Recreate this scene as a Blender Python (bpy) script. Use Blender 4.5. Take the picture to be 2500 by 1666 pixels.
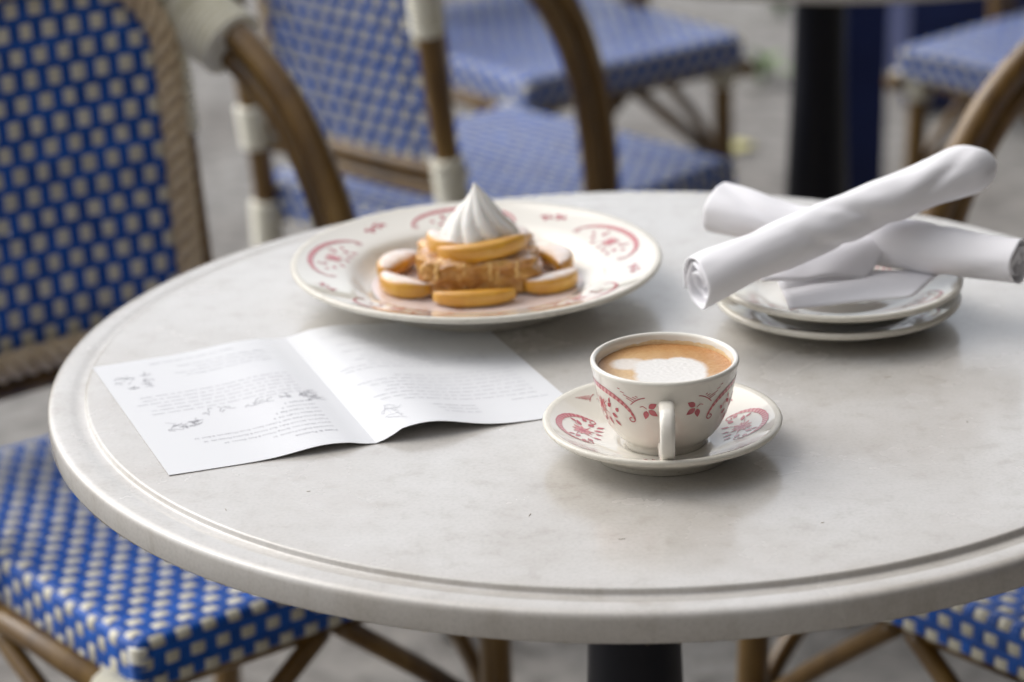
import bpy, math, random
from mathutils import Vector, Matrix, noise
from math import sin, cos, pi, radians, sqrt, exp, atan2, hypot

for o in list(bpy.data.objects): bpy.data.objects.remove(o, do_unlink=True)
S = bpy.context.scene
COL = S.collection
random.seed(7)

# ------------------------------------------------------------------ camera
ZT = 0.74                       # table height
cam = bpy.data.cameras.new('camera'); camo = bpy.data.objects.new('camera', cam); COL.objects.link(camo)
cam.sensor_width = 36.0; cam.lens = 99.36; cam.clip_start = 0.05; cam.clip_end = 300
CAM = Vector((-0.0780, -1.7377, 0.6525 + ZT)); PITCH = 0.3529; ROLL = 0.016
camo.matrix_world = Matrix.Translation(CAM) @ Matrix.Rotation(pi/2 - PITCH, 4, 'X') @ Matrix.Rotation(-ROLL, 4, 'Z')
cam.dof.use_dof = True
FOC = Vector((0.012, -0.195, ZT + 0.03))
cam.dof.focus_distance = (FOC - CAM).dot(Vector((0, cos(PITCH), -sin(PITCH))))
cam.dof.aperture_fstop = 5.0
cam.dof.aperture_blades = 8
S.camera = camo

# ------------------------------------------------------------------ sky, sun, exposure (bright overcast day)
SUN_EL, SUN_AZ = radians(46), radians(-60)      # azimuth measured from +Y towards +X: behind the table, to its left
w = bpy.data.worlds.new('World'); S.world = w; w.use_nodes = True
nt = w.node_tree; nt.nodes.clear()
sky = nt.nodes.new('ShaderNodeTexSky'); sky.sky_type = 'NISHITA'; sky.sun_disc = False
sky.sun_elevation = SUN_EL; sky.sun_rotation = SUN_AZ; sky.dust_density = 3.0; sky.air_density = 1.0; sky.ozone_density = 1.0
hs = nt.nodes.new('ShaderNodeHueSaturation'); hs.inputs['Saturation'].default_value = 0.30
bg = nt.nodes.new('ShaderNodeBackground'); bg.inputs['Strength'].default_value = 0.128
wo = nt.nodes.new('ShaderNodeOutputWorld')
nt.links.new(sky.outputs[0], hs.inputs['Color']); nt.links.new(hs.outputs[0], bg.inputs[0]); nt.links.new(bg.outputs[0], wo.inputs[0])
sl = bpy.data.lights.new('sun', 'SUN'); sl.energy = 0.6; sl.angle = radians(70); sl.color = (1.0, 0.965, 0.91)
so = bpy.data.objects.new('sun', sl); COL.objects.link(so)
sd = Vector((sin(SUN_AZ)*cos(SUN_EL), cos(SUN_AZ)*cos(SUN_EL), sin(SUN_EL)))
so.rotation_euler = sd.to_track_quat('Z', 'Y').to_euler(); so.location = sd*8
S.view_settings.view_transform = 'Standard'; S.view_settings.look = 'None'
S.view_settings.gamma = 1.0; S.view_settings.use_curve_mapping = False
S.view_settings.exposure = 0.86

# ------------------------------------------------------------------ materials
def mat(name, color, rough=0.5, spec=0.5, coat=0.0, coat_rough=0.05, sss=0.0, sheen=0.0, metal=0.0):
    m = bpy.data.materials.new(name); m.use_nodes = True
    b = m.node_tree.nodes['Principled BSDF']
    b.inputs['Base Color'].default_value = (*color, 1); b.inputs['Roughness'].default_value = rough
    b.inputs['Specular IOR Level'].default_value = spec; b.inputs['Coat Weight'].default_value = coat
    b.inputs['Coat Roughness'].default_value = coat_rough; b.inputs['Metallic'].default_value = metal
    if sss:
        b.inputs['Subsurface Weight'].default_value = sss; b.inputs['Subsurface Radius'].default_value = (0.006, 0.004, 0.003)
    if sheen: b.inputs['Sheen Weight'].default_value = sheen
    return m
def N(m, t): return m.node_tree.nodes.new(t)
def L(m, a, b): m.node_tree.links.new(a, b)
def B(m): return m.node_tree.nodes['Principled BSDF']
def ramp(m, fac, stops):
    r = N(m, 'ShaderNodeValToRGB'); el = r.color_ramp.elements
    while len(el) < len(stops): el.new(0.5)
    for e, (p, c) in zip(el, stops): e.position = p; e.color = (*c, 1)
    L(m, fac, r.inputs[0]); return r.outputs[0]
def tex(m, scale, detail=4, rough=0.55, stretch=None, kind='Object'):
    tc = N(m, 'ShaderNodeTexCoord'); n = N(m, 'ShaderNodeTexNoise')
    n.inputs['Scale'].default_value = scale; n.inputs['Detail'].default_value = detail; n.inputs['Roughness'].default_value = rough
    if stretch:
        mp = N(m, 'ShaderNodeMapping'); mp.inputs['Scale'].default_value = stretch
        L(m, tc.outputs[kind], mp.inputs[0]); L(m, mp.outputs[0], n.inputs['Vector'])
    else: L(m, tc.outputs[kind], n.inputs['Vector'])
    return n.outputs['Fac']
def bump(m, fac, strength=0.2, dist=0.001):
    b = N(m, 'ShaderNodeBump'); b.inputs['Strength'].default_value = strength; b.inputs['Distance'].default_value = dist
    L(m, fac, b.inputs['Height']); L(m, b.outputs[0], B(m).inputs['Normal'])
def mix(m, fac, a, b, mode='MIX'):
    x = N(m, 'ShaderNodeMix'); x.data_type = 'RGBA'; x.blend_type = mode
    if isinstance(fac, float): x.inputs[0].default_value = fac
    else: L(m, fac, x.inputs[0])
    for s, v in ((6, a), (7, b)):
        if isinstance(v, tuple): x.inputs[s].default_value = (*v, 1)
        else: L(m, v, x.inputs[s])
    return x.outputs[2]

# pavement
M_ground = mat('pavement', (0.3, 0.29, 0.27), 0.85)
c1 = ramp(M_ground, tex(M_ground, 1.4, 6, 0.6), [(0.3, (0.17, 0.155, 0.14)), (0.55, (0.25, 0.24, 0.225)), (0.75, (0.31, 0.30, 0.285))])
c2 = ramp(M_ground, tex(M_ground, 22, 5, 0.7), [(0.33, (0.42, 0.40, 0.38)), (0.5, (0.92, 0.92, 0.92)), (0.66, (1.22, 1.2, 1.17))])
L(M_ground, mix(M_ground, 1.0, c1, c2, 'MULTIPLY'), B(M_ground).inputs['Base Color'])
bump(M_ground, tex(M_ground, 120, 3), 0.4, 0.002)
# marble / cast stone table top
M_marble = mat('marble', (0.7, 0.69, 0.67), 0.33, 0.5, coat=0.62, coat_rough=0.15)
v1 = tex(M_marble, 5, 7, 0.62); v2 = tex(M_marble, 55, 5, 0.6, (1, 1, 0.35)); v3 = tex(M_marble, 420, 2, 0.5)
cA = ramp(M_marble, v1, [(0.3, (0.48, 0.45, 0.41)), (0.5, (0.56, 0.54, 0.512)), (0.7, (0.605, 0.593, 0.573))])
cB = ramp(M_marble, v2, [(0.28, (0.85, 0.83, 0.80)), (0.45, (0.97, 0.965, 0.955)), (0.7, (1.02, 1.02, 1.02))])
cC = ramp(M_marble, v3, [(0.3, (0.93, 0.93, 0.93)), (0.5, (1, 1, 1)), (0.7, (1.03, 1.03, 1.03))])
L(M_marble, mix(M_marble, 1.0, mix(M_marble, 1.0, cA, cB, 'MULTIPLY'), cC, 'MULTIPLY'), B(M_marble).inputs['Base Color'])
rr = N(M_marble, 'ShaderNodeMapRange'); rr.inputs[1].default_value = 0.3; rr.inputs[2].default_value = 0.7; rr.inputs[3].default_value = 0.19; rr.inputs[4].default_value = 0.30
L(M_marble, tex(M_marble, 14, 5), rr.inputs[0]); L(M_marble, rr.outputs[0], B(M_marble).inputs['Roughness'])
bump(M_marble, v3, 0.12, 0.0004)
M_iron = mat('pedestal_paint', (0.0025, 0.003, 0.008), 0.4, 0.3)
M_navy = mat('navy_paint', (0.008, 0.018, 0.085), 0.5, 0.3)
L(M_navy, ramp(M_navy, tex(M_navy, 9), [(0.3, (0.006, 0.013, 0.065)), (0.7, (0.010, 0.022, 0.10))]), B(M_navy).inputs['Base Color'])
M_soil = mat('soil', (0.05, 0.035, 0.02), 0.95)
L(M_soil, ramp(M_soil, tex(M_soil, 60), [(0.3, (0.03, 0.02, 0.012)), (0.7, (0.08, 0.055, 0.035))]), B(M_soil).inputs['Base Color'])
# chair materials
M_blue = mat('blue_strand', (0.004, 0.08, 0.42), 0.4, 0.4, coat=0.15, coat_rough=0.3)
L(M_blue, ramp(M_blue, tex(M_blue, 40, 3), [(0.3, (0.002, 0.070, 0.36)), (0.7, (0.003, 0.105, 0.50))]), B(M_blue).inputs['Base Color'])
M_cream = mat('cream_strand', (0.72, 0.69, 0.56), 0.38, 0.5)
L(M_cream, ramp(M_cream, tex(M_cream, 60, 3), [(0.3, (0.66, 0.62, 0.49)), (0.7, (0.76, 0.73, 0.61))]), B(M_cream).inputs['Base Color'])
def vary(m, lo, hi):
    b = B(m); src = b.inputs['Base Color'].links[0].from_socket
    oi = N(m, 'ShaderNodeObjectInfo'); mr = N(m, 'ShaderNodeMapRange'); mr.inputs[3].default_value = lo; mr.inputs[4].default_value = hi
    L(m, oi.outputs['Random'], mr.inputs[0]); cc = N(m, 'ShaderNodeCombineColor')
    for k in range(3): L(m, mr.outputs[0], cc.inputs[k])
    L(m, mix(m, 1.0, src, cc.outputs[0], 'MULTIPLY'), b.inputs['Base Color'])
vary(M_blue, 0.80, 1.14); vary(M_cream, 0.86, 1.05)
M_cane = mat('varnished_cane', (0.2, 0.12, 0.045), 0.33, 0.5, coat=0.25, coat_rough=0.2)
k1 = ramp(M_cane, tex(M_cane, 18, 5, 0.6, (1, 1, 0.25)), [(0.3, (0.050, 0.023, 0.005)), (0.5, (0.150, 0.080, 0.017)), (0.72, (0.27, 0.16, 0.040))])
L(M_cane, k1, B(M_cane).inputs['Base Color'])
M_braid = mat('rattan_braid', (0.45, 0.34, 0.2), 0.6, 0.3)
L(M_braid, ramp(M_braid, tex(M_braid, 70, 4), [(0.3, (0.56, 0.43, 0.275)), (0.7, (0.72, 0.59, 0.41))]), B(M_braid).inputs['Base Color'])
M_bind = mat('cream_binding', (0.80, 0.775, 0.65), 0.4, 0.5)
L(M_bind, ramp(M_bind, tex(M_bind, 90, 3), [(0.3, (0.74, 0.71, 0.58)), (0.7, (0.83, 0.81, 0.70))]), B(M_bind).inputs['Base Color'])
M_glide = mat('rubber_glide', (0.03, 0.028, 0.025), 0.7)
# crockery
M_china = mat('glazed_stoneware', (0.75, 0.72, 0.65), 0.07, 0.5, coat=0.5, coat_rough=0.03)
M_red = mat('red_print', (0.46, 0.085, 0.105), 0.12, 0.5, coat=0.4)
M_pink = mat('pink_print', (0.62, 0.26, 0.25), 0.12, 0.5, coat=0.4)
M_worn = mat('worn_china_rim', (0.76, 0.72, 0.62), 0.3, 0.5)
L(M_worn, ramp(M_worn, tex(M_worn, 160, 5, 0.65, (1, 1, 3)), [(0.28, (0.30, 0.27, 0.21)), (0.37, (0.63, 0.60, 0.52)), (0.7, (0.71, 0.675, 0.60))]), B(M_worn).inputs['Base Color'])
M_paper = mat('paper', (0.69, 0.70, 0.72), 0.62, 0.35)
M_ink = mat('ink', (0.42, 0.42, 0.45), 0.8, 0.1)
M_inkpale = mat('ink_pale', (0.60, 0.605, 0.635), 0.8, 0.1)
M_linen = mat('white_linen', (0.84, 0.835, 0.865), 0.85, 0.2, sheen=0.15)
tw = tex(M_linen, 900, 2, 0.5, (1, 1, 1)); bump(M_linen, tw, 0.12, 0.0004)
# food
M_creamy = mat('whipped_cream', (0.80, 0.785, 0.745), 0.45, 0.4, sss=0.35)
M_cake = mat('bread', (0.5, 0.27, 0.08), 0.4, 0.5, coat=0.45, coat_rough=0.18)
def sugared(m, base, lo, hi, sug=(0.84, 0.80, 0.80)):
    g = N(m, 'ShaderNodeNewGeometry'); sx = N(m, 'ShaderNodeSeparateXYZ'); L(m, g.outputs['Normal'], sx.inputs[0])
    ad = N(m, 'ShaderNodeMath'); ad.operation = 'ADD'; mu = N(m, 'ShaderNodeMath'); mu.operation = 'MULTIPLY'; mu.inputs[1].default_value = 0.85
    L(m, tex(m, 110, 6, 0.7), mu.inputs[0]); L(m, sx.outputs[2], ad.inputs[0]); L(m, mu.outputs[0], ad.inputs[1])
    mr = N(m, 'ShaderNodeMapRange'); mr.inputs[1].default_value = lo; mr.inputs[2].default_value = hi; mr.inputs[4].default_value = 0.86; L(m, ad.outputs[0], mr.inputs[0])
    L(m, mix(m, mr.outputs[0], base, sug), B(m).inputs['Base Color'])
    r2 = N(m, 'ShaderNodeMapRange'); r2.inputs[3].default_value = 0.3; r2.inputs[4].default_value = 0.8; L(m, mr.outputs[0], r2.inputs[0]); L(m, r2.outputs[0], B(m).inputs['Roughness'])
sugared(M_cake, ramp(M_cake, tex(M_cake, 75, 6, 0.65), [(0.3, (0.25, 0.085, 0.018)), (0.46, (0.52, 0.24, 0.05)), (0.6, (0.66, 0.37, 0.095)), (0.75, (0.74, 0.55, 0.24))]), 1.35, 1.65)
bump(M_cake, tex(M_cake, 220, 4), 0.5, 0.002)
def peach(name, lo, hi):
    m = mat(name, (0.72, 0.32, 0.035), 0.25, 0.5, coat=0.4, coat_rough=0.12, sss=0.15)
    sugared(m, ramp(m, tex(m, 35, 4), [(0.3, (0.55, 0.24, 0.022)), (0.55, (0.68, 0.355, 0.042)), (0.75, (0.74, 0.46, 0.09))]), lo, hi)
    return m
M_peach = peach('peach', 1.9, 2.4); M_peach_sugar = peach('sugared_peach', 0.98, 1.42)
M_syrup = mat('cream_syrup', (0.72, 0.60, 0.565), 0.12, 0.5, coat=0.5)
L(M_syrup, ramp(M_syrup, tex(M_syrup, 45, 5), [(0.3, (0.52, 0.30, 0.18)), (0.42, (0.72, 0.60, 0.56)), (0.7, (0.77, 0.68, 0.66))]), B(M_syrup).inputs['Base Color'])
M_coffee = mat('latte', (0.5, 0.3, 0.1), 0.3, 0.4)
at = N(M_coffee, 'ShaderNodeAttribute'); at.attribute_name = 'foam'; L(M_coffee, at.outputs['Color'], B(M_coffee).inputs['Base Color'])
bump(M_coffee, tex(M_coffee, 1500, 3), 0.25, 0.0003)
M_stain = mat('crema_film', (0.62, 0.36, 0.12), 0.25, 0.5)
at = N(M_stain, 'ShaderNodeAttribute'); at.attribute_name = 'foam'; L(M_stain, at.outputs['Color'], B(M_stain).inputs['Base Color'])
M_leaf = mat('yellow_leaf', (0.6, 0.55, 0.2), 0.6)
M_weed = mat('weed_leaf', (0.14, 0.25, 0.05), 0.6)
M_hair = mat('dark_lint', (0.04, 0.035, 0.03), 0.8)
M_straw = mat('straw_bits', (0.30, 0.24, 0.14), 0.8)

# ------------------------------------------------------------------ helpers
def link(name, me, m, parent=None, smooth=True):
    if smooth: me.polygons.foreach_set('use_smooth', [True]*len(me.polygons))
    me.update()
    if m is not None: me.materials.append(m)
    o = bpy.data.objects.new(name, me); COL.objects.link(o)
    if parent is not None: o.parent = parent
    return o
def mobj(name, v, f, m, parent=None, smooth=True):
    me = bpy.data.meshes.new(name); me.from_pydata([tuple(p) for p in v], [], f)
    return link(name, me, m, parent, smooth)
def tag(o, label=None, cat=None, group=None, kind=None):
    if label: o['label'] = label
    if cat: o['category'] = cat
    if group: o['group'] = group
    if kind: o['kind'] = kind
    return o
def empty(name, mw=Matrix.Identity(4)):
    o = bpy.data.objects.new(name, None); COL.objects.link(o); o.empty_display_size = 0.05; o.matrix_world = mw; return o
def sharp(o, ang=35):
    me = o.data
    try: me.set_sharp_from_angle(angle=radians(ang))
    except Exception: pass
    return o
class MB:
    def __init__(s): s.v = []; s.f = []; s.mi = []; s.cur = 0
    def add(s, v, f):
        n = len(s.v); s.v += [Vector(p) for p in v]; s.f += [tuple(i+n for i in q) for q in f]; s.mi += [s.cur]*len(f)
    def build(s, name, m, parent=None, smooth=True):
        ms = m if isinstance(m, (list, tuple)) else [m]
        o = mobj(name, s.v, s.f, ms[0], parent, smooth)
        for x in ms[1:]: o.data.materials.append(x)
        if len(ms) > 1: o.data.polygons.foreach_set('material_index', s.mi)
        return o
def lathe_vf(prof, n=64, a0=0.0):
    v = []; f = []
    for i in range(n):
        a = a0 + 2*pi*i/n; c, s_ = cos(a), sin(a)
        v += [(r*c, r*s_, z) for r, z in prof]
    k = len(prof)
    for i in range(n):
        j = (i+1) % n
        for q in range(k-1): f.append((i*k+q, j*k+q, j*k+q+1, i*k+q+1))
    return v, f
def smooth_path(P, n=8, closed=False):
    P = [Vector(p) for p in P]; out = []
    m = len(P)
    for i in range(m if closed else m-1):
        p0 = P[i-1] if (i > 0 or closed) else P[0]*2-P[1]
        p1 = P[i]; p2 = P[(i+1) % m]
        p3 = P[(i+2) % m] if (i+2 < m or closed) else P[-1]*2-P[-2]
        for k in range(n):
            t = k/n
            out.append(0.5*((2*p1)+(p2-p0)*t+(2*p0-5*p1+4*p2-p3)*t*t+(3*p1-p0-3*p2+p3)*t**3))
    if not closed: out.append(P[-1])
    return out
def frames(P):
    T = [(P[min(i+1, len(P)-1)]-P[max(i-1, 0)]).normalized() for i in range(len(P))]
    u = T[0].orthogonal().normalized(); U = []
    for i, t in enumerate(T):
        u = (u - t*u.dot(t)).normalized(); U.append((u, t.cross(u)))
    return T, U
def tube_vf(P, r, n=12, cap=True):
    P = [Vector(p) for p in P]; T, U = frames(P); v = []; f = []
    for i, p in enumerate(P):
        ri = r(i/(len(P)-1)) if callable(r) else r
        a, b = U[i]
        v += [p + (a*cos(2*pi*k/n)+b*sin(2*pi*k/n))*ri for k in range(n)]
    for i in range(len(P)-1):
        for k in range(n):
            k2 = (k+1) % n; f.append((i*n+k, i*n+k2, (i+1)*n+k2, (i+1)*n+k))
    if cap: f.append(tuple(range(n-1, -1, -1))); f.append(tuple((len(P)-1)*n+k for k in range(n)))
    return v, f
def tube(name, P, r, m, parent, n=12):
    v, f = tube_vf(P, r, n); return mobj(name, v, f, m, parent)
def coil(P, r, pitch=0.0055, n=14):
    """binding wound round a path: a tube with one rounded rib for each turn"""
    P = [Vector(p) for p in P]; ln = sum((P[i+1]-P[i]).length for i in range(len(P)-1))
    turns = max(3, int(ln/pitch)); m = turns*5
    cum = [0]
    for i in range(len(P)-1): cum.append(cum[-1]+(P[i+1]-P[i]).length)
    Q = []
    for k in range(m+1):
        d = ln*k/m; i = 0
        while i < len(P)-2 and cum[i+1] < d: i += 1
        Q.append(P[i].lerp(P[i+1], (d-cum[i])/max(1e-9, cum[i+1]-cum[i])))
    return tube_vf(Q, lambda t: r*(0.80+0.20*abs(sin(pi*turns*t)) - (0.06 if t in (0, 1) else 0)), n)
def box_vf(x0, x1, y0, y1, z0, z1):
    v = [(x, y, z) for z in (z0, z1) for y in (y0, y1) for x in (x0, x1)]
    return v, [(0, 2, 3, 1), (4, 5, 7, 6), (0, 1, 5, 4), (2, 6, 7, 3), (0, 4, 6, 2), (1, 3, 7, 5)]

# ------------------------------------------------------------------ ground
gv = []; gf = []
g = mobj('pavement', [(-40, -40, 0), (40, -40, 0), (40, 40, 0), (-40, 40, 0)], [(0, 1, 2, 3)], M_ground, None, False)
tag(g, 'mottled grey concrete pavement under the tables', None, None, 'structure')

# ------------------------------------------------------------------ tables
TAU = 0.0116
MT = Matrix.Translation((0, 0, ZT)) @ Matrix.Rotation(-TAU, 4, 'Y')      # the near table leans a touch
R = 0.38; TH = 0.0220
def make_table(label, mw):
    t = empty('bistro_table', mw)
    pr = [(0.0001, 0.0), (0.12, 0), (0.25, 0), (0.34, 0), (0.3532, 0), (0.3540, -0.0001), (0.3547, -0.0005), (0.3551, -0.0012), (0.3554, -0.0029), (0.3560, -0.0036), (0.3572, -0.0039), (0.3600, -0.0040),
          (0.3622, -0.0038), (0.3638, -0.0033), (0.3665, -0.0030), (0.3748, -0.0030), (0.3772, -0.0034), (0.3788, -0.0043), (0.3797, -0.0057), (0.380, -0.0075), (0.380, -0.0195), (0.3792, -0.0212), (0.3775, -TH), (0.30, -TH), (0.05, -TH)]
    v, f = lathe_vf(pr, 192); top = mobj('tabletop', v, f, M_marble, t)
    pr = [(0.0, -TH-0.004), (0.11, -TH-0.004), (0.112, -TH-0.008), (0.05, -TH-0.016), (0.034, -0.05), (0.0305, -0.11), (0.0315, -0.2), (0.0365, -0.33), (0.044, -0.47), (0.053, -0.585),
          (0.07, -0.645), (0.12, -0.685), (0.185, -0.705), (0.20, -0.715), (0.205, -0.728), (0.205, -0.739), (0.0, -0.739)]
    v, f = lathe_vf(pr, 64); mobj('pedestal', v, f, M_iron, t)
    tag(t, label, 'table', 'round bistro tables')
    return t, top
table, top = make_table('round white marble table laid with a cup of coffee and a dessert', MT)
# lint and fibres caught on the sawn lower edge, and dark specks, belong to the top
mb = MB()
for i in range(46):
    a = radians(random.uniform(205, 300)); r0 = 0.3795; L0 = random.uniform(0.002, 0.009)
    p = Vector((r0*cos(a), r0*sin(a), -TH+0.0012)); tg = Vector((-sin(a), cos(a), 0)); nn = Vector((cos(a), sin(a), 0))
    pts = [p + tg*(L0*k/4) + nn*(0.0006*sin(k*2.1+i)) + Vector((0, 0, random.uniform(-0.0012, 0.0012))) for k in range(5)]
    v, f = tube_vf(smooth_path(pts, 3), 0.00011, 4); mb.add(v, f)
for (x, y) in ((-0.20, -0.21), (-0.245, -0.235), (0.16, -0.05), (0.03, -0.055), (0.095, -0.275), (-0.02, -0.29), (0.2, -0.13), (-0.07, -0.255)):
    a = random.uniform(0, 3); l0 = random.uniform(0.001, 0.0045)
    v, f = tube_vf([(x, y, 0.0002), (x+l0*cos(a), y+l0*sin(a), 0.0002)], 0.00013, 4); mb.add(v, f)
o = tag(mb.build('lint', M_straw, table), kind='stuff')

# ------------------------------------------------------------------ the bistro chair (facing +Y, origin on the ground under the seat centre)
HW, HD, ZS, AP, FR = 0.185, 0.205, 0.46, 0.036, 0.008
WP, AMP = 0.0114, 0.0011
WQS, WQB = 0.0164, 0.0203       # row pitch of the seat and of the back
def fold1(p, h):
    s = abs(p); sg = 1 if p >= 0 else -1; e = h-FR
    if s <= e: return sg*s, 0.0, 0.0, sg
    if s <= e+FR*pi/2:
        th = (s-e)/FR; return sg*(e+FR*sin(th)), FR*(1-cos(th)), th, sg
    return sg*h, FR+(s-e-FR*pi/2), pi/2, sg
def seat_map(p, q):
    x, dx, ax, sx = fold1(p, HW); y, dy, ay, sy = fold1(q, HD)
    n = Vector((sx*sin(ax), sy*sin(ay), cos(ax)*cos(ay)))
    if n.length < 1e-4: n = Vector((sx, sy, 0))
    # the seat dips slightly in the middle
    dip = 0.006*max(0, 1-(p/HW)**2)*max(0, 1-(q/HD)**2)
    return Vector((x, y, ZS-dx-dy-dip)), n.normalized()
BW, BZ0, BH, BR = 0.126, 0.535, 0.300, 0.070
def back_map(u, v):
    return Vector((u, -0.222-0.10*v+0.55*u*u, BZ0+v)), Vector((-1.1*u, 1, 0.10)).normalized()
def back_top(u):
    s = abs(u); e = BW-BR
    base = BH + 0.012*(1-(u/BW)**2)
    if s <= e: return base
    return base-BR+sqrt(max(0, BR*BR-(s-e)**2))
def back_half(v):
    hv = BH-BR
    if v <= hv: return BW
    lo, hi = 0, BW
    for _ in range(24):
        m_ = (lo+hi)/2
        if back_top(m_) >= v: lo = m_
        else: hi = m_
    return lo
def flat(x): return max(-1.0, min(1.0, 1.7*x))
PROF_CREAM = [(-0.5, -0.0004), (-0.38, 0.0001), (0, 0.0003), (0.38, 0.0001), (0.5, -0.0004)]
PROF_BLUE = [(-0.5, -0.0006), (-0.33, 0.0003), (-0.17, -0.0002), (0, 0.0004), (0.17, -0.0002), (0.33, 0.0003), (0.5, -0.0006)]
PROF_BAND = [(-0.5, -0.0006), (-0.25, 0.0004), (0, -0.0001), (0.25, 0.0004), (0.5, -0.0006)]
def strand(surf, along_p, fixed, t0, t1, step, width, prof, off, m, parent):
    n = max(2, int(round((t1-t0)/step))); v = []; f = []; k = len(prof)
    fixed += random.uniform(-0.0004, 0.0004); width *= random.uniform(0.93, 1.05); wv = random.uniform(0, 9)
    for i in range(n+1):
        t = t0+(t1-t0)*i/n; o_ = off(t)
        for (w_, h_) in prof:
            a = fixed+w_*width+0.0003*sin(t*55+wv)
            P, nn = surf(t, a) if along_p else surf(a, t)
            v.append(P+nn*(o_+h_))
    for i in range(n):
        for j in range(k-1): f.append((i*k+j, i*k+j+1, (i+1)*k+j+1, (i+1)*k+j))
    return mobj('strand', v, f, m, parent)
def weave(surf, pmin, pmax, qmin, qmax, plim, qlim, parent, WQ, cw, bw):
    """cream strands run along p, blue strands along q; plim(q)/qlim(p) give the ends of each strand"""
    i0 = int(math.floor(pmin/WP)); i1 = int(math.ceil(pmax/WP))
    for i in range(i0, i1):
        p = (i+0.5)*WP; r_ = qlim(p)
        if r_ is None: continue
        strand(surf, False, p, r_[0], r_[1], WQ/4, 0.0106, PROF_BLUE, lambda q, i=i: -AMP*flat(cos(pi*i+pi*(q/WQ-0.5))), M_blue, parent)
    j0 = int(math.floor(qmin/WQ)); j1 = int(math.ceil(qmax/WQ))
    for j in range(j0, j1):
        q = (j+0.5)*WQ; r_ = plim(q)
        if r_:
            strand(surf, True, q, r_[0], r_[1], WP/4, cw, PROF_CREAM, lambda p, j=j: AMP*flat(cos(pi*j+pi*(p/WP-0.5))), M_cream, parent)
        q2 = (j+1)*WQ; r_ = plim(q2)
        if r_ and q2 < qmax: strand(surf, True, q2, r_[0], r_[1], WP, bw, PROF_BAND, lambda p: 0.0009, M_blue, parent)

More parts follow.
